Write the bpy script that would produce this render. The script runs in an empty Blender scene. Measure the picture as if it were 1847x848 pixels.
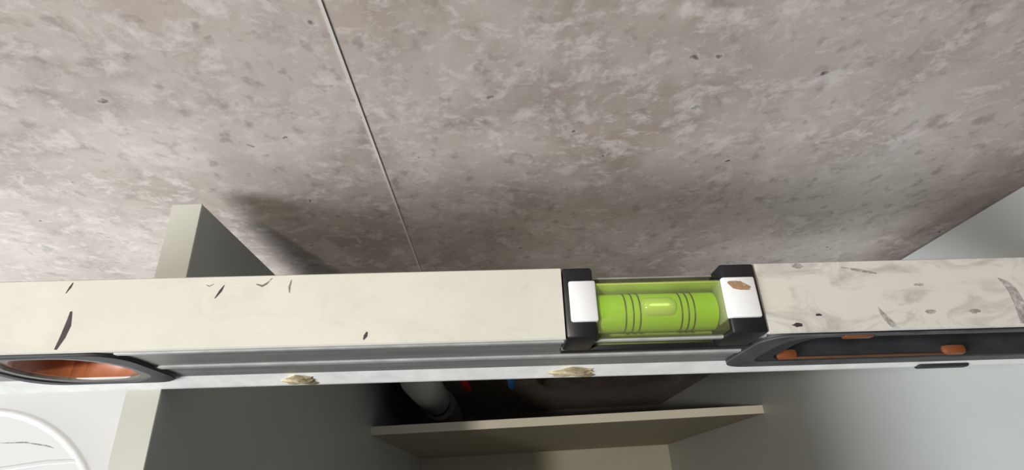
import bpy, bmesh, math, random
from mathutils import Vector, Matrix
random.seed(7)
C = bpy.context.scene.collection
S = bpy.context.scene
ZT = 0.955                       # height of the cabinet's top edges above the floor

# ------------------------------------------------------------------ camera
cam = bpy.data.cameras.new('camera'); co = bpy.data.objects.new('camera', cam); C.objects.link(co)
cam.sensor_fit = 'HORIZONTAL'; cam.sensor_width = 36; cam.lens = 980/1847*36
cam.clip_start = 0.005; cam.clip_end = 50
R = ((0.9984556, -0.04396937, 0.03395736), (-0.05435505, -0.89952871, 0.43346698), (0.01148634, -0.43464329, -0.90052944))
m = Matrix([[R[i][0], -R[i][1], -R[i][2]] for i in range(3)]).to_4x4()
m.translation = (0, 0, ZT+0.2572)
co.matrix_world = m
S.camera = co
# ------------------------------------------------------------------ light
w = bpy.data.worlds.new('world'); S.world = w; w.use_nodes = True
w.node_tree.nodes['Background'].inputs[0].default_value = (0.80, 0.90, 1.0, 1)
w.node_tree.nodes['Background'].inputs[1].default_value = 0.018
def area(name, loc, target, sx, sy, power, col):
    l = bpy.data.lights.new(name, 'AREA'); l.shape = 'RECTANGLE'; l.size = sx; l.size_y = sy; l.energy = power; l.color = col
    o = bpy.data.objects.new(name, l); C.objects.link(o); o.location = loc
    o.rotation_euler = (Vector(target)-Vector(loc)).to_track_quat('-Z', 'Y').to_euler()
    return o
area('window_daylight', (-2.20, -0.95, ZT+1.00), (0.0, 0.1, ZT), 0.75, 0.75, 78, (0.93, 0.96, 1.0))
l = bpy.data.lights.new('ceiling_lamp_light', 'POINT'); l.energy = 44; l.color = (1.0, 0.92, 0.81); l.shadow_soft_size = 0.05
lo = bpy.data.objects.new('ceiling_lamp_light', l); C.objects.link(lo); lo.location = (-0.55, -0.20, ZT+1.38)
S.view_settings.view_transform = 'Standard'; S.view_settings.look = 'None'
S.view_settings.gamma = 1; S.view_settings.use_curve_mapping = False
S.view_settings.exposure = 0.0

# ------------------------------------------------------------------ materials
def new_mat(name):
    mt = bpy.data.materials.new(name); mt.use_nodes = True
    nt = mt.node_tree
    return mt, nt, nt.nodes['Principled BSDF']
def N(nt, t, **kw):
    n = nt.nodes.new(t)
    for k, v in kw.items():
        if hasattr(n, k): setattr(n, k, v)
        else: n.inputs[k].default_value = v
    return n
def L(nt, a, b): nt.links.new(a, b)
def coords(nt, scale=(1, 1, 1), loc=(0, 0, 0), rot=(0, 0, 0)):
    t = N(nt, 'ShaderNodeTexCoord'); mp = N(nt, 'ShaderNodeMapping')
    mp.inputs['Scale'].default_value = scale; mp.inputs['Location'].default_value = loc; mp.inputs['Rotation'].default_value = rot
    L(nt, t.outputs['Object'], mp.inputs[0]); return mp.outputs[0]
def noise(nt, vec, scale, detail=4, rough=.5, dist=0):
    n = N(nt, 'ShaderNodeTexNoise'); n.inputs['Scale'].default_value = scale; n.inputs['Detail'].default_value = detail
    n.inputs['Roughness'].default_value = rough; n.inputs['Distortion'].default_value = dist
    L(nt, vec, n.inputs['Vector']); return n.outputs['Fac']
def ramp(nt, fac, stops):
    r = N(nt, 'ShaderNodeValToRGB'); e = r.color_ramp.elements
    while len(e) < len(stops): e.new(.5)
    for i, (p, c) in enumerate(stops):
        e[i].position = p; e[i].color = (*c, 1) if len(c) == 3 else c
    L(nt, fac, r.inputs[0]); return r.outputs[0]
def g(v): return (v, v, v)
def mix(nt, fac, a, b, mode='MIX'):
    n = N(nt, 'ShaderNodeMix', data_type='RGBA', blend_type=mode)
    for s, v in ((n.inputs[0], fac), (n.inputs[6], a), (n.inputs[7], b)):
        if isinstance(v, (int, float)): s.default_value = v
        elif isinstance(v, tuple): s.default_value = (*v, 1) if len(v) == 3 else v
        else: L(nt, v, s)
    return n.outputs[2]
def bump(nt, b, h, strength, dist=.001):
    n = N(nt, 'ShaderNodeBump'); n.inputs['Strength'].default_value = strength; n.inputs['Distance'].default_value = dist
    L(nt, h, n.inputs['Height']); L(nt, n.outputs[0], b.inputs['Normal'])

def simple(name, col, rough=.5, metal=0, var=.06, scale=40):
    mt, nt, b = new_mat(name)
    v = coords(nt); f = noise(nt, v, scale, 5, .6)
    c = ramp(nt, f, [(.3, tuple(x*(1-var) for x in col)), (.7, tuple(min(1, x*(1+var)) for x in col))])
    L(nt, c, b.inputs['Base Color']); b.inputs['Roughness'].default_value = rough; b.inputs['Metallic'].default_value = metal
    return mt

def concrete():
    mt, nt, b = new_mat('concrete_look_panel')
    v = coords(nt, (1, 1, 1), (.13, 0, .31))
    warp = N(nt, 'ShaderNodeTexNoise'); warp.inputs['Scale'].default_value = 14; warp.inputs['Detail'].default_value = 3
    L(nt, v, warp.inputs['Vector'])
    va = N(nt, 'ShaderNodeVectorMath', operation='MULTIPLY_ADD'); L(nt, warp.outputs['Color'], va.inputs[0])
    va.inputs[1].default_value = (.018, .018, .018); L(nt, v, va.inputs[2]); wv = va.outputs[0]
    big = noise(nt, v, 7, 6, .62, .4)
    c = ramp(nt, big, [(.33, (.40, .33, .285)), (.46, (.55, .475, .425)), (.57, (.63, .56, .51)), (.70, (.72, .66, .61))])
    # warm / cool clouding
    cl = noise(nt, v, 17, 4, .55, .6)
    c = mix(nt, ramp(nt, cl, [(.42, g(0)), (.66, g(.55))]), c, (.70, .64, .59))
    dk = noise(nt, wv, 26, 6, .66)
    c = mix(nt, ramp(nt, dk, [(.48, g(0)), (.66, g(.62))]), c, (.36, .30, .26))
    # pale scraped flecks
    fl = noise(nt, wv, 52, 8, .68, .3)
    c = mix(nt, ramp(nt, fl, [(.52, g(0)), (.64, g(.65))]), c, (.86, .80, .75))
    fs = noise(nt, coords(nt, (1, 1, 1.5), (.4, 0, .2)), 120, 6, .65, .5)
    c = mix(nt, ramp(nt, fs, [(.54, g(0)), (.67, g(.5))]), c, (.86, .80, .75))
    f3 = noise(nt, wv, 110, 3, .6)
    c = mix(nt, ramp(nt, f3, [(.30, g(.6)), (.43, g(0))]), c, (.32, .27, .235))
    # small pits
    vo = N(nt, 'ShaderNodeTexVoronoi'); vo.inputs['Scale'].default_value = 52; pw = N(nt, 'ShaderNodeTexNoise'); pw.inputs['Scale'].default_value = 160; pw.inputs['Detail'].default_value = 3; L(nt, v, pw.inputs['Vector'])
    pa = N(nt, 'ShaderNodeVectorMath', operation='MULTIPLY_ADD'); L(nt, pw.outputs['Color'], pa.inputs[0]); pa.inputs[1].default_value = (.011, .011, .006); L(nt, v, pa.inputs[2])
    L(nt, pa.outputs[0], vo.inputs['Vector'])
    pm = noise(nt, v, 30, 2)
    pit = ramp(nt, vo.outputs['Distance'], [(.035, g(1)), (.095, g(0))])
    msk = ramp(nt, pm, [(.49, g(0)), (.55, g(.9))])
    pf = mix(nt, 1.0, pit, msk, 'MULTIPLY')
    rim = ramp(nt, vo.outputs['Distance'], [(.07, g(0)), (.11, g(1)), (.18, g(0))])
    c = mix(nt, mix(nt, 1.0, mix(nt, .75, rim, g(0)), msk, 'MULTIPLY'), c, (.86, .80, .76))
    c = mix(nt, pf, c, (.075, .065, .06))
    L(nt, c, b.inputs['Base Color'])
    b.inputs['Roughness'].default_value = .33; b.inputs['Specular IOR Level'].default_value = .55
    bump(nt, b, fl, .25, .0006)
    return mt

def painted_level():
    mt, nt, b = new_mat('worn_white_paint')
    v = coords(nt)
    f = noise(nt, v, 22, 5, .6)
    c = ramp(nt, f, [(.3, (.655, .645, .57)), (.7, (.735, .725, .65))])
    # the right-hand half is more rubbed and greyer
    sx = N(nt, 'ShaderNodeSeparateXYZ'); L(nt, v, sx.inputs[0])
    mr = N(nt, 'ShaderNodeMapRange'); mr.inputs[1].default_value = .06; mr.inputs[2].default_value = .16; L(nt, sx.outputs[0], mr.inputs[0])
    c = mix(nt, mr.outputs[0], c, (.62, .605, .57))
    v2 = coords(nt, (.6, 1.2, 1), (.3, .2, 0))
    gr = noise(nt, v2, 75, 5, .65, 1.2)
    k = ramp(nt, gr, [(.50, g(0)), (.68, g(.62))])
    mr2 = N(nt, 'ShaderNodeMapRange'); mr2.inputs[1].default_value = .02; mr2.inputs[2].default_value = .12
    mr2.inputs[3].default_value = .18; mr2.inputs[4].default_value = 1; L(nt, sx.outputs[0], mr2.inputs[0])
    k = mix(nt, 1.0, k, mr2.outputs[0], 'MULTIPLY')
    c = mix(nt, k, c, (.30, .285, .26))
    L(nt, c, b.inputs['Base Color']); b.inputs['Roughness'].default_value = .38
    bump(nt, b, gr, .1, .0003)
    return mt

def brushed():
    mt, nt, b = new_mat('brushed_aluminium')
    v = coords(nt, (1, 8, 25)); f = noise(nt, v, 18, 6, .65)
    v2 = coords(nt); d = noise(nt, v2, 60, 5, .65)
    c = ramp(nt, f, [(.3, (.19, .195, .185)), (.7, (.33, .335, .32))])
    c = mix(nt, ramp(nt, d, [(.52, g(0)), (.72, g(.6))]), c, (.20, .20, .19))
    L(nt, c, b.inputs['Base Color']); b.inputs['Metallic'].default_value = .25; b.inputs['Roughness'].default_value = .45
    return mt

M = dict(
    concrete=concrete(), paint=painted_level(), alu=brushed(),
    lip=simple('lit_tone_aluminium_lip', (.90, .91, .88), .35, 0, .10, 90),  # light caught by the sloping lip is put into its pale colour
    ridge=simple('satin_aluminium', (.46, .47, .45), .4, .1, .2, 90),
    joint=simple('pale_joint_strip', (.78, .74, .70), .5),
    core=simple('wall_plaster', (.55, .53, .50), .8),
    melamine=simple('cream_melamine', (.49, .515, .50), .42, 0, .02),
    shelf_edge=simple('pale_edge_band', (.85, .82, .68), .4, 0, .02),
    edge=simple('cream_edge_band', (.53, .54, .485), .4, 0, .02),
    shaded_board=simple('shade_toned_taupe_board', (.40, .36, .27), .6, 0, .04),  # shade inside the cabinet is put into this darker board colour
    inner=simple('beige_melamine', (.66, .62, .50), .5, 0, .03),
    floor=simple('grey_floor_tile', (.30, .28, .26), .5, 0, .15, 12),
    black=simple('black_plastic', (.012, .012, .014), .35, 0, .2),
    rubber=simple('black_rubber', (.022, .024, .027), .55, 0, .4, 60),
    rubber_grey=simple('scuffed_dark_rubber', (.075, .078, .078), .6, 0, .45, 70),
    white=simple('white_plastic', (.85, .87, .88), .3, 0, .02),
    copper=simple('copper_orange_liner', (.42, .13, .05), .35, 0, .3, 60),
    orange=simple('orange_plastic', (.21, .065, .022), .45, 0, .25, 80),
    orange_dull=simple('dusty_orange_plastic', (.13, .055, .025), .6, 0, .4, 80),
    bezel=simple('grey_plastic_bezel', (.20, .19, .175), .5, 0, .2),
    ink=simple('dark_ink', (.045, .035, .042), .6, 0, .3, 200),
    ink_soft=simple('faded_scuff', (.34, .31, .27), .6, 0, .25, 200),
    stain=simple('yellowed_smudge', (.60, .58, .46), .5, 0, .15, 200),
    grime=simple('grey_grime', (.36, .345, .32), .6, 0, .3, 160),
    glue=simple('tan_adhesive', (.50, .42, .27), .7, 0, .3, 300),
    rust=simple('rust_brown', (.45, .27, .15), .6, 0, .3, 300),
    pvc=simple('white_pipe_plastic', (.55, .54, .53), .35, 0, .02),
    pipe_grey=simple('grey_pipe_plastic', (.35, .34, .34), .4, 0, .05),
    red=simple('red_pipe', (.45, .02, .02), .4), blue=simple('blue_pipe', (.06, .22, .60), .4),
    acrylic_white=simple('glossy_white_acrylic', (.60, .61, .605), .18, 0, .01, 5),
)
def clear_block():
    mt, nt, b = new_mat('clear_yellow_acrylic')
    out = nt.nodes['Material Output']
    tr = N(nt, 'ShaderNodeBsdfTransparent'); f = noise(nt, coords(nt), 60, 2)
    L(nt, ramp(nt, f, [(.3, (.96, 1, .80)), (.7, (.98, 1, .86))]), tr.inputs[0])
    gl = N(nt, 'ShaderNodeBsdfGlossy'); gl.inputs['Roughness'].default_value = .06
    df = N(nt, 'ShaderNodeBsdfTranslucent'); df.inputs[0].default_value = (.75, .85, .35, 1)
    d2 = N(nt, 'ShaderNodeBsdfDiffuse'); d2.inputs[0].default_value = (.75, .80, .36, 1)
    fr = N(nt, 'ShaderNodeFresnel'); fr.inputs[0].default_value = 1.45
    a = N(nt, 'ShaderNodeMixShader'); a.inputs[0].default_value = .13; L(nt, tr.outputs[0], a.inputs[1]); L(nt, d2.outputs[0], a.inputs[2])
    m2 = N(nt, 'ShaderNodeMixShader'); L(nt, fr.outputs[0], m2.inputs[0]); L(nt, a.outputs[0], m2.inputs[1]); L(nt, gl.outputs[0], m2.inputs[2])
    L(nt, m2.outputs[0], out.inputs[0]); nt.nodes.remove(b); nt.nodes.remove(df)
    return mt
def liquid(name, col, tcol, alpha):
    mt, nt, b = new_mat(name); out = nt.nodes['Material Output']
    f = noise(nt, coords(nt), 40, 2)
    L(nt, ramp(nt, f, [(.3, tuple(x*.95 for x in col)), (.7, col)]), b.inputs['Base Color'])
    b.inputs['Roughness'].default_value = .08
    tr = N(nt, 'ShaderNodeBsdfTransparent'); tr.inputs[0].default_value = (*tcol, 1)
    mx = N(nt, 'ShaderNodeMixShader'); mx.inputs[0].default_value = alpha
    L(nt, tr.outputs[0], mx.inputs[1]); L(nt, b.outputs[0], mx.inputs[2]); L(nt, mx.outputs[0], out.inputs[0])
    return mt
M['acrylic_white'].node_tree.nodes['Principled BSDF'].inputs['Specular IOR Level'].default_value = .4
M['block'] = clear_block()
M['fluid'] = liquid('green_vial_fluid', (.56, 1.0, .035), (.70, 1, .25), .95)
M['bubble'] = liquid('pale_bubble', (.74, 1.0, .26), (.9, 1, .6), 1.0)
def blotchy(name, col, lo, hi, top=.85):
    mt, nt, b = new_mat(name); out = nt.nodes['Material Output']
    f = noise(nt, coords(nt), 260, 5, .7)
    b.inputs['Roughness'].default_value = .6; L(nt, ramp(nt, f, [(.3, col), (.7, tuple(x*1.2 for x in col))]), b.inputs['Base Color'])
    tr = N(nt, 'ShaderNodeBsdfTransparent'); mx = N(nt, 'ShaderNodeMixShader'); L(nt, ramp(nt, f, [(lo, g(0)), (hi, g(top))]), mx.inputs[0])
    L(nt, tr.outputs[0], mx.inputs[1]); L(nt, b.outputs[0], mx.inputs[2]); L(nt, mx.outputs[0], out.inputs[0])
    return mt
M['grime'] = blotchy('grey_grime_film', (.26, .25, .23), .36, .75, .6)
M['rust'] = blotchy('rust_smear_film', (.42, .25, .13), .32, .60)
M['ink_soft'] = blotchy('faded_scuff_film', (.20, .17, .15), .34, .66)
M['backing'] = simple('yellow_green_backing', (.78, .92, .28), .5, 0, .05)

# ------------------------------------------------------------------ mesh helpers
def obj(name, bm, mat, parent=None, smooth=False):
    me = bpy.data.meshes.new(name); bmesh.ops.recalc_face_normals(bm, faces=bm.faces); bm.to_mesh(me); bm.free()
    me.materials.append(M[mat] if isinstance(mat, str) else mat)
    if smooth:
        for p in me.polygons: p.use_smooth = True
        try: me.set_sharp_from_angle(angle=math.radians(40))
        except Exception: pass
    o = bpy.data.objects.new(name, me); C.objects.link(o)
    if parent: o.parent = parent
    return o
def empty(name, loc, rz=0):
    o = bpy.data.objects.new(name, None); C.objects.link(o); o.location = loc; o.rotation_euler = (0, 0, rz); o.empty_display_size = .05
    return o
def tag(o, label=None, cat=None, kind=None, group=None):
    for k, v in (('label', label), ('category', cat), ('kind', kind), ('group', group)):
        if v: o[k] = v
    return o
def add_box(bm, a, b, bevel=0, seg=2):
    x0, y0, z0 = a; x1, y1, z1 = b
    vs = [bm.verts.new(p) for p in ((x0,y0,z0),(x1,y0,z0),(x1,y1,z0),(x0,y1,z0),(x0,y0,z1),(x1,y0,z1),(x1,y1,z1),(x0,y1,z1))]
    fs = [bm.faces.new([vs[i] for i in q]) for q in ((0,3,2,1),(4,5,6,7),(0,1,5,4),(1,2,6,5),(2,3,7,6),(3,0,4,7))]
    if bevel:
        es = list({e for f in fs for e in f.edges})
        bmesh.ops.bevel(bm, geom=es, offset=bevel, segments=seg, affect='EDGES', profile=.5)
    return bm
def box(name, a, b, mat, parent=None, bevel=0, seg=2):
    return obj(name, add_box(bmesh.new(), a, b, bevel, seg), mat, parent, smooth=bevel > 0)
def add_extrude_x(bm, prof, x0, x1):
    A = [bm.verts.new((x0, y, z)) for y, z in prof]; B = [bm.verts.new((x1, y, z)) for y, z in prof]
    n = len(prof)
    for i in range(n): bm.faces.new((A[i], A[(i+1) % n], B[(i+1) % n], B[i]))
    bm.faces.new(A[::-1]); bm.faces.new(B)
    return bm
def add_tube(bm, pts, r, n=20, radii=None, cap=True):
    pts = [Vector(p) for p in pts]; rings = []
    up = None
    for i, p in enumerate(pts):
        t = (pts[min(i+1, len(pts)-1)]-pts[max(i-1, 0)]).normalized()
        if up is None: up = t.orthogonal().normalized()
        up = (up - t*up.dot(t)).normalized(); s = t.cross(up)
        rr = radii[i] if radii else r
        rings.append([bm.verts.new(p+(up*math.cos(2*math.pi*k/n)+s*math.sin(2*math.pi*k/n))*rr) for k in range(n)])
    for a, b in zip(rings, rings[1:]):
        for k in range(n): bm.faces.new((a[k], a[(k+1) % n], b[(k+1) % n], b[k]))
    if cap: bm.faces.new(rings[0][::-1]); bm.faces.new(rings[-1])
    return bm
def rrect(x0, x1, z0, z1, r, n=6):
    out = []
    for cx, cz, a0 in ((x1-r, z1-r, 0), (x0+r, z1-r, 90), (x0+r, z0+r, 180), (x1-r, z0+r, 270)):
        for k in range(n+1):
            a = math.radians(a0+90*k/n); out.append((cx+r*math.cos(a), cz+r*math.sin(a)))
    return out
def plate_with_holes(name, loops, y0, y1, mat, parent=None, bevel=0):
    """a plate in the XZ plane between y0 and y1, first loop outline, others holes (real openings)"""
    cu = bpy.data.curves.new(name, 'CURVE'); cu.dimensions = '2D'; cu.fill_mode = 'BOTH'
    cu.extrude = (y1-y0)/2-bevel; cu.bevel_depth = bevel; cu.bevel_resolution = 1; cu.offset = -bevel
    for lp in loops:
        sp = cu.splines.new('POLY'); sp.points.add(len(lp)-1); sp.use_cyclic_u = True
        for q, (x, z) in zip(sp.points, lp): q.co = (x, z, 0, 1)
    tmp = bpy.data.objects.new('tmp', cu); C.objects.link(tmp)
    dg = bpy.context.evaluated_depsgraph_get()
    me = bpy.data.meshes.new_from_object(tmp.evaluated_get(dg)); bpy.data.objects.remove(tmp)
    me.transform(Matrix(((1, 0, 0, 0), (0, 0, -1, (y0+y1)/2), (0, 1, 0, 0), (0, 0, 0, 1))))
    me.name = name
    bm = bmesh.new(); bm.from_mesh(me); bmesh.ops.remove_doubles(bm, verts=bm.verts, dist=1e-6)
    bpy.data.meshes.remove(me)
    if name == '_bm': return bm
    return obj(name, bm, mat, parent)

# ------------------------------------------------------------------ the room
YW = 0.1617
fl = box('floor', (-2.2, -2.4, -.05), (2.0, YW+.02, 0), 'floor'); tag(fl, 'grey tiled floor under the cabinet', 'floor', 'structure')
wb = box('wall_back', (-2.2, YW+.008, 0), (2.0, YW+.12, 2.5), 'core')
tag(wb, 'back wall lined with grey-brown concrete-look panels', 'wall', 'structure')
SEAM = -0.0577
for i, (x0, x1) in enumerate(((SEAM-1.0, SEAM-.0001), (SEAM+.0001, SEAM+1.0), (SEAM-2.0, SEAM-1.0014), (SEAM+1.0014, SEAM+2.0))):
    box('wall_panel', (x0, YW, 0), (x1, YW+.0085, 2.5), 'concrete', wb, .0006, 1)
box('joint_strip', (SEAM-.0006, YW-.0004, 0), (SEAM+.0006, YW+.0085, 2.5), 'joint', wb)

# ------------------------------------------------------------------ cabinet (open on top)
XL, XR, YB, YF, TH = -0.1553, 0.3178, 0.1507, -0.33, 0.016
cab = empty('base_cabinet', ((XL+XR)/2, (YB+YF)/2, 0))
tag(cab, 'open-topped cream base cabinet standing against the concrete-look wall', 'cabinet')
def cpart(name, a, b, mat, parent=cab, bevel=.0006):
    off = cab.location
    return box(name, [a[i]-off[i] for i in range(3)], [b[i]-off[i] for i in range(3)], mat, parent, bevel, 1)
lp = cpart('side_panel', (XL-TH, YF, 0), (XL, YB, ZT-.001), 'melamine')
cpart('edge_band', (XL-TH, YF, ZT-.001), (XL, YB, ZT), 'edge', lp, .0003)
rp = cpart('side_panel', (XR, YF, 0), (XR+TH, YB, ZT-.001), 'melamine')
cpart('edge_band', (XR, YF, ZT-.001), (XR+TH, YB, ZT), 'edge', rp, .0003)
ZB = ZT-.8556
cpart('bottom_panel', (XL, YF, ZB-.016), (XR, .0842, ZB), 'inner')
bp = cpart('back_panel', (XL, .0742, ZB), (XR, .0842, ZT-.4265), 'shaded_board')
cpart('edge_band', (XL, .0742, ZT-.4265), (XR, .0842, ZT-.4255), 'shelf_edge', bp, .0003)
cpart('blocker_rail', (XL, YF, ZT-.10), (XR, YF+.016, ZT), 'melamine')  # unseen rail, added to stop light coming in from the front
for a, b in ((XL-TH, (XL+XR)/2-.001), ((XL+XR)/2+.001, XR+TH)):
    dr = cpart('blocker_door', (a, YF-.018, ZB-.016), (b, YF-.001, ZT-.004), 'melamine', cab, .0012)  # unseen doors with handles, added to block window light from the front
    hx = b-.03 if a < 0 else a+.03
    bm = bmesh.new(); cl = cab.location
    add_tube(bm, [(hx-cl.x, YF-.018-cl.y, ZT-.08), (hx-cl.x, YF-.045-cl.y, ZT-.085), (hx-cl.x, YF-.045-cl.y, ZT-.195), (hx-cl.x, YF-.018-cl.y, ZT-.20)], .005, 12)
    obj('handle', bm, 'alu', dr, True)
cpart('plinth', (XL, YF+.05, 0), (XR, YF+.066, ZB-.016), 'melamine')
bm = bmesh.new(); add_tube(bm, [(-.137-cab.location.x, .0739-cab.location.y, ZT-.4305), (-.137-cab.location.x, .0743-cab.location.y, ZT-.4305)], .0022, 12)
tag(obj('screw_hole', bm, 'black', bp))

# ------------------------------------------------------------------ tub left of the cabinet
TZ = ZT-.27
tub = empty('bathtub', (-.60, -.60, 0)); tag(tub, 'glossy white moulded tub with a curved inner rim, left of the cabinet', 'bathtub')
tx, ty = -.60, -.60
def tub_loop(x0, x1, y0, y1, r, z, n=14): return [(x-tx, y-ty, z) for x, y in rrect(x0, x1, y0, y1, r, n)]
bm = bmesh.new()
bx = (-1.00, -.340, -1.40, .100)
prof = [(.055, -.60, .02), (.055, -.02, .02), (.054, -.006, .02), (.050, -.001, .02), (.046, 0, .02), (.012, 0, .13), (.0010, 0, .1385), (0, .0005, .139), (-.0010, .0014, .139), (-.0022, .0016, .1395), (-.0034, .0008, .14), (-.0046, -.0003, .14), (-.0060, -.0005, .14),
        (-.115, -.0035, .142), (-.120, -.0040, .142), (-.127, -.0080, .142), (-.133, -.020, .142), (-.15, -.33, .14), (-.17, -.40, .13), (-.23, -.42, .10)]
loops = []
n = 14
for off, dz, r in prof:
    ox = off*(2.6 if off > .01 else 1)
    lx1 = min(bx[1]+ox, -.1735) ; ly1 = min(bx[3]+off, YW-.001)
    lp_ = tub_loop(bx[0]-ox*.6, lx1, bx[2]-off, ly1, max(r, .02) if off > .01 else r+min(0, off*.3), TZ+dz, n)
    loops.append([bm.verts.new(p) for p in lp_])
for a, b in zip(loops, loops[1:]):
    for k in range(len(a)): bm.faces.new((a[k], a[(k+1) % len(a)], b[(k+1) % len(b)], b[k]))
bm.faces.new(loops[-1])
obj('shell', bm, 'acrylic_white', tub, True)
# moulded ledge inside the corner, a soft rib just below the rim
bm = bmesh.new()
pts = [(-.352, .043), (-.375, .0500), (-.405, .0495), (-.44, .0465), (-.50, .041), (-.60, .035)]
add_tube(bm, [(x-tx, y-ty, TZ-.0035) for x, y in pts], .006, 12, [.0016, .0036, .0038, .0034, .003, .002])
obj('moulded_rib', bm, 'acrylic_white', tub, True)
bm = bmesh.new()
pts = [(-.452, .0685), (-.43, .068), (-.41, .064), (-.392, .0585)]
add_tube(bm, [(x-tx, y-ty, TZ-.0012) for i, (x, y) in enumerate(pts)], .0006, 6, [.0004, .0008, .0009, .0003])
obj('hairline_scratch', bm, 'ink_soft', tub)

# ------------------------------------------------------------------ plumbing behind the low back panel
def pipe(name, mat, label, pts, r, parts=(), n=20):
    t = empty(name, pts[0]); tag(t, label, 'pipe'); o = Vector(pts[0])
    bm = bmesh.new(); add_tube(bm, [Vector(p)-o for p in pts], r, n); obj('tube', bm, mat, t, True)
    for nm, mt, a, b, rr in parts:
        bm = bmesh.new(); add_tube(bm, [Vector(a)-o, (Vector(a)+Vector(b))/2-o, Vector(b)-o], rr, n); obj(nm, bm, mt, t, True)
    return t
px, py = -.092, .127
elbow = [(px, YW, ZT-.34), (px, YW-.006, ZT-.34)] + [(px, py+.028-.028*math.sin(a), ZT-.34-.03*(1-math.cos(a))) for a in (math.radians(q) for q in (0, 22, 45, 68, 90))]
pipe('waste_pipe', 'pvc', 'white waste pipe bending down behind the low back panel of the cabinet', elbow+[(px, py, ZT-.44), (px, py, ZT-.525)], .021,
     (('rubber_collar', 'rubber', (px, py, ZT-.525), (px, py, ZT-.56), .018), ('lower_sleeve', 'pipe_grey', (px+.003, py, ZT-.56), (px+.003, py, ZT-.715), .023), ('lower_tube', 'pipe_grey', (px, py, ZT-.715), (px, py, 0), .018)))
def hose(name, mat, label, x, zend):
    pts = [(x, YW, ZT-.385), (x, .148, ZT-.385), (x, .138, ZT-.389), (x, .132, ZT-.400), (x+.001, .130, ZT-.42), (x+.003, .130, zend)]
    pipe(name, mat, label, pts, .0045, (('wall_sleeve', 'pipe_grey', (x, YW, ZT-.385), (x, YW-.008, ZT-.385), .008),), 12)
hose('supply_pipe', 'red', 'thin red water supply pipe behind the back panel', -.045, ZT-.47)
hose('supply_pipe', 'blue', 'thin blue water supply pipe behind the back panel', .012, ZT-.465)

# ------------------------------------------------------------------ spirit level
W_, H_ = .0277, .0654
lev = empty('spirit_level', (0, .0505, ZT), math.atan(-.02332))
tag(lev, 'worn white and grey spirit level with a green bubble vial, lying across the cabinet', 'spirit level')
X0, X1 = -.245, .62
NX0, NX1, NZ = .0243, .0987, .043            # notch for the vial
RH = rrect(.1075, .256, .0095, .0585, .010)    # opening of the long hand hole
LH = rrect(-.203, -.1425, .0095, .0585, .012)  # opening of the round one
web = plate_with_holes('web', [[(X0, .008), (X1, .008), (X1, .060), (NX1, .060), (NX1, NZ), (NX0, NZ), (NX0, .060), (X0, .060)], RH, LH], .0018, W_-.0018, 'alu', lev)
for a, b in ((X0, NX0), (NX1, X1)):            # white top flange, broken by the vial
    bm = bmesh.new(); z = H_
    add_extrude_x(bm, [(.0016, z-.0058), (0, z-.0007), (.0005, z), (W_-.0005, z), (W_, z-.0007), (W_-.0016, z-.0058), (W_-.0018, z-.009), (.0018, z-.009)], a, b)
    obj('top_flange', bm, 'paint', lev)
bm = bmesh.new()
add_extrude_x(bm, [(-.0010, 0), (-.0010, .0020), (.0016, .0125), (.0020, .014), (W_-.0020, .014), (W_-.0016, .0125), (W_+.0010, .0020), (W_+.0010, 0)], X0, X1)
obj('bottom_flange', bm, 'lip', lev)
bm = bmesh.new()
for a, b in ((X0, -.204), (-.1415, .1015), (.262, X1)):
    for s in (0, 1):
        y = .0018 if s == 0 else W_-.0018; d = -1 if s == 0 else 1
        add_extrude_x(bm, [(y-d*.0002, .0300), (y+d*.0007, .0310), (y+d*.0007, .0340), (y-d*.0002, .0350)], a, b)
        add_extrude_x(bm, [(y-d*.0002, .0525), (y+d*.0006, .0545), (y+d*.0006, .0565), (y-d*.0002, .0570)], a, b)
obj('ridge', bm, 'ridge', lev)
# hand holes: rubber surround and coloured lining, all open right through
plate_with_holes('hand_hole_surround', [rrect(.1005, .263, .0065, .0600, .012), rrect(.1185, .246, .0165, .0545, .009)], .0006, W_-.0006, 'rubber', lev, .0006)
bev = plate_with_holes('outer_bevel', [rrect(.1005, .263, .0068, .0598, .012), rrect(.1105, .254, .0150, .0570, .010)], .0001, .0008, 'rubber_grey', lev)
box('orange_bar', (.127, .0009, .0160), (.203, .0020, .0172), 'orange_dull', lev, .0006)
for a in (.1225, .199):
    bm = bmesh.new(); add_box(bm, (a, .0008, .0150), (a+.010, .0052, .0190), .0016, 2); obj('orange_stud', bm, 'orange', lev, True)
box('orange_tab', (.130, -.0006, .0560), (.141, .0012, .0592), 'orange', lev, .0005)
bm = bmesh.new(); add_box(bm, (.196, -.0020, -.0), (.220, .0005, .0045), .0010, 2); obj('rubber_nub', bm, 'rubber', lev, True)
plate_with_holes('hand_hole_rim', [rrect(-.204, -.1395, .0085, .0592, .013), rrect(-.200, -.1465, .0105, .0560, .018)], .0003, W_-.0003, 'rubber', lev, .0004)
plate_with_holes('bezel', [rrect(-.2005, -.146, .0103, .0563, .0185), rrect(-.1965, -.1500, .0125, .0525, .0185)], .0010, W_-.001, 'bezel', lev)
plate_with_holes('liner', [rrect(-.1968, -.1497, .0122, .0528, .0188), rrect(-.1945, -.1520, .0145, .0505, .0178)], .0022, W_-.0016, 'copper', lev)

for a, b in ((X0-.004, X0+.0002), (X1-.0002, X1+.004)):
    box('end_plug', (a, -.0004, .0006), (b, W_+.0004, H_-.0004), 'rubber', lev, .001)
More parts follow.
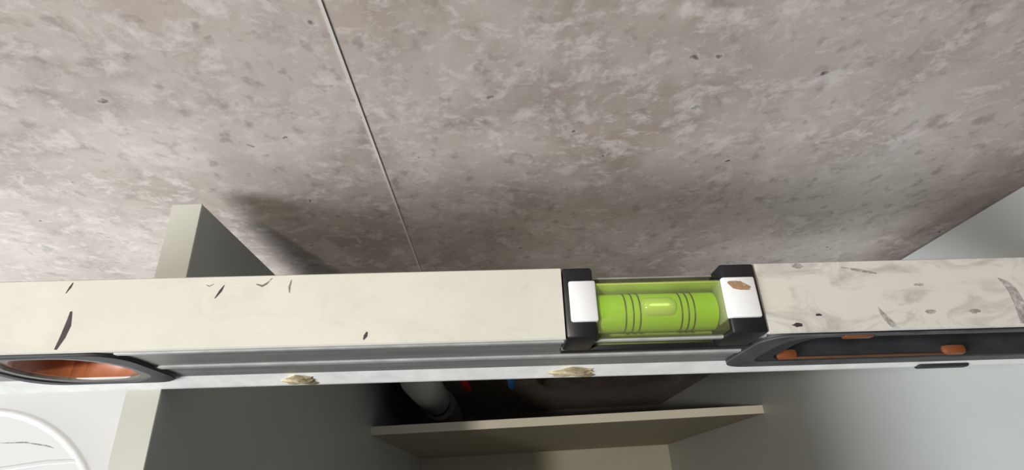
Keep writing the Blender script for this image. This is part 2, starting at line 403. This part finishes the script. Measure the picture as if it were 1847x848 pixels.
# vial
vial = empty('vial_holder', (0, 0, 0)); vial.parent = lev
def vbox(name, a, b, mat, bevel=.0006, par=vial): return box(name, a, b, mat, par, bevel, 2)
vbox('tray', (NX0, .0002, NZ-.001), (NX1, W_-.0002, .0465), 'black')
for a, b, c, d in ((NX0+.0003, .0362, .0267, .0368), (.0850, NX1-.0003, .0846, .0970)):
    vbox('end_cap', (a, .0002, .0465), (b, W_-.0002, H_+.0004), 'black', .0012)
    vbox('white_insert', (c, .0060, .0550), (d, .0218, H_+.0014), 'white', .0008)
vbox('backing_plate', (.0364, .0022, .0462), (.0848, .0214, .0472), 'backing', .0002)
vbox('backing_plate', (.0364, .0207, .0472), (.0848, .0214, .0640), 'backing', .0002)
vbox('acrylic_block', (.0362, .0018, .0474), (.0850, .0216, H_-.0004), 'block', .0008)
VC = (.0118, .0562); VR = .0073
bm = bmesh.new(); add_tube(bm, [(.0372, *VC), (.0385, *VC), (.0605, *VC), (.0825, *VC), (.0838, *VC)], VR, 28, [.0050, VR, VR, VR, .0050]); obj('vial_tube', bm, 'fluid', vial, True)
bm = bmesh.new()
add_tube(bm, [(.0530+.0145*t, VC[0]+.0003, VC[1]+.0049) for t in (0, .04, .12, .3, .5, .7, .88, .96, 1)], .003, 16, [.0006, .0028, .0038, .0040, .0040, .0040, .0038, .0028, .0006])
obj('bubble', bm, 'bubble', vial, True)
for x in (.0478, .0506, .0532, .0688, .0713, .0736):
    bm = bmesh.new(); nn = 32; k = 8
    rings = [[bm.verts.new((x+.00028*math.cos(2*math.pi*j/k), VC[0]+(VR+.0001+.00028*math.sin(2*math.pi*j/k))*math.cos(2*math.pi*i/nn), VC[1]+(VR+.0001+.00028*math.sin(2*math.pi*j/k))*math.sin(2*math.pi*i/nn))) for j in range(k)] for i in range(nn)]
    for i in range(nn):
        for j in range(k): bm.faces.new((rings[i][j], rings[(i+1) % nn][j], rings[(i+1) % nn][(j+1) % k], rings[i][(j+1) % k]))
    obj('marking_ring', bm, 'black', vial, True)

# marks of wear on the white top: pen strokes, scuffs, smudges
def stroke(name, pts, widths, mat, z=H_+.00005):
    """a thin film of ink laid on the flange"""
    bm = bmesh.new(); prev = None
    P = [Vector((x/1000, y/1000, 0)) for x, y in pts]
    top = []
    for i, p in enumerate(P):
        t = (P[min(i+1, len(P)-1)]-P[max(i-1, 0)]).normalized(); s = Vector((-t.y, t.x, 0))*widths[i]/2000
        top.append((bm.verts.new((p.x-s.x, p.y-s.y, z)), bm.verts.new((p.x+s.x, p.y+s.y, z)), bm.verts.new((p.x, p.y, z+.00006))))
    for a, b in zip(top, top[1:]):
        bm.faces.new((a[0], b[0], b[2], a[2])); bm.faces.new((a[2], b[2], b[1], a[1])); bm.faces.new((a[0], a[1], b[1], b[0]))
    return obj(name, bm, mat, lev)
stroke('pen_mark', [(-157.7, 26.4), (-158.2, 24.6), (-159.1, 22.2)], [.3, .9, .2], 'ink')
stroke('pen_mark', [(-154.9, 15.2), (-154.6, 12.5), (-154.4, 9.8), (-154.9, 5.5), (-156.0, 1.2)], [.8, 1.5, 2.3, 2.0, 1.0], 'ink')
stroke('pen_mark', [(-101.6, 24.0), (-102.5, 21.8), (-104.1, 18.8)], [.2, 1.1, .3], 'ink')
stroke('pen_mark', [(-47.1, 4.6), (-47.5, 3.2), (-48.1, 1.8)], [.5, 1.4, .5], 'ink')
stroke('scuff', [(-89.8, 24.0), (-87.5, 23.2), (-85.9, 24.2), (-84.3, 26.3)], [.4, .9, .8, .3], 'ink_soft')
stroke('scuff', [(-77.0, 25.4), (-77.4, 22.6), (-77.0, 20.2)], [.4, .9, .4], 'ink_soft')
stroke('scuff', [(-105.5, 24.6), (-107, 23.6), (-108.3, 24.2)], [.2, .5, .2], 'ink_soft')
rnd = random.Random(3)
for x, y, r, mat, nm in ((109.4, 2.9, 1.5, 'ink', 'dark_spot'), (118.2, 6.4, .9, 'ink', 'dark_spot'), (159.8, 17.2, 1.3, 'grime', 'smudge'),
                    (160.5, 6.6, 1.5, 'grime', 'smudge'), (176.5, 6.2, 1.7, 'grime', 'smudge'), (115.4, 26.0, 1.8, 'grime', 'smudge')):
    bm = bmesh.new(); c = bm.verts.new((x/1000, y/1000, H_+.00009)); vs = []
    for k in range(14):
        a = 2*math.pi*k/14; q = r/1000*(.65+.5*rnd.random())
        vs.append(bm.verts.new((x/1000+1.5*q*math.cos(a), y/1000+.55*q*math.sin(a), H_+.00004)))
    for k in range(14): bm.faces.new((c, vs[k], vs[(k+1) % 14]))
    bm.faces.new(vs[::-1]); obj(nm, bm, mat, lev)
stroke('smudge', [(191.0, 19.0), (193.0, 17.2), (194.6, 14), (195.0, 9), (194.2, 4), (193.0, 1)], [.5, 2.4, 3.8, 4.4, 3.6, 2.0], 'grime')
stroke('smudge', [(141.2, 9.0), (141.8, 6.8), (143.0, 4.2), (144.6, 1.8), (146.5, .9)], [.2, 1.4, 2.4, 2.6, .5], 'grime')
stroke('smudge', [(132, 25.0), (139.2, 23.4), (145, 22.2)], [.4, 1.3, .5], 'grime')
stroke('rust_smear', [(86.5, 19.6), (88.5, 18.6), (91, 18.2), (94.6, 17.0)], [.8, 3.2, 3.6, 1.6], 'rust', H_+.0014).parent = vial
# lumps of dried adhesive on the lower lip
for cx, rx, rz in ((-.0895, .0075, .0055), (.0345, .0105, .0058)):
    bm = bmesh.new(); bmesh.ops.create_icosphere(bm, subdivisions=3, radius=1)
    for v in bm.verts:
        q = 1+.22*math.sin(5*v.co.x+3*v.co.z)+.14*math.sin(9*v.co.z+4*v.co.y+cx*50)
        v.co = Vector((cx+v.co.x*rx*q, .0006+v.co.y*.0022*q, .0062+v.co.z*rz*q))
    obj('adhesive_lump', bm, 'glue', lev, True)
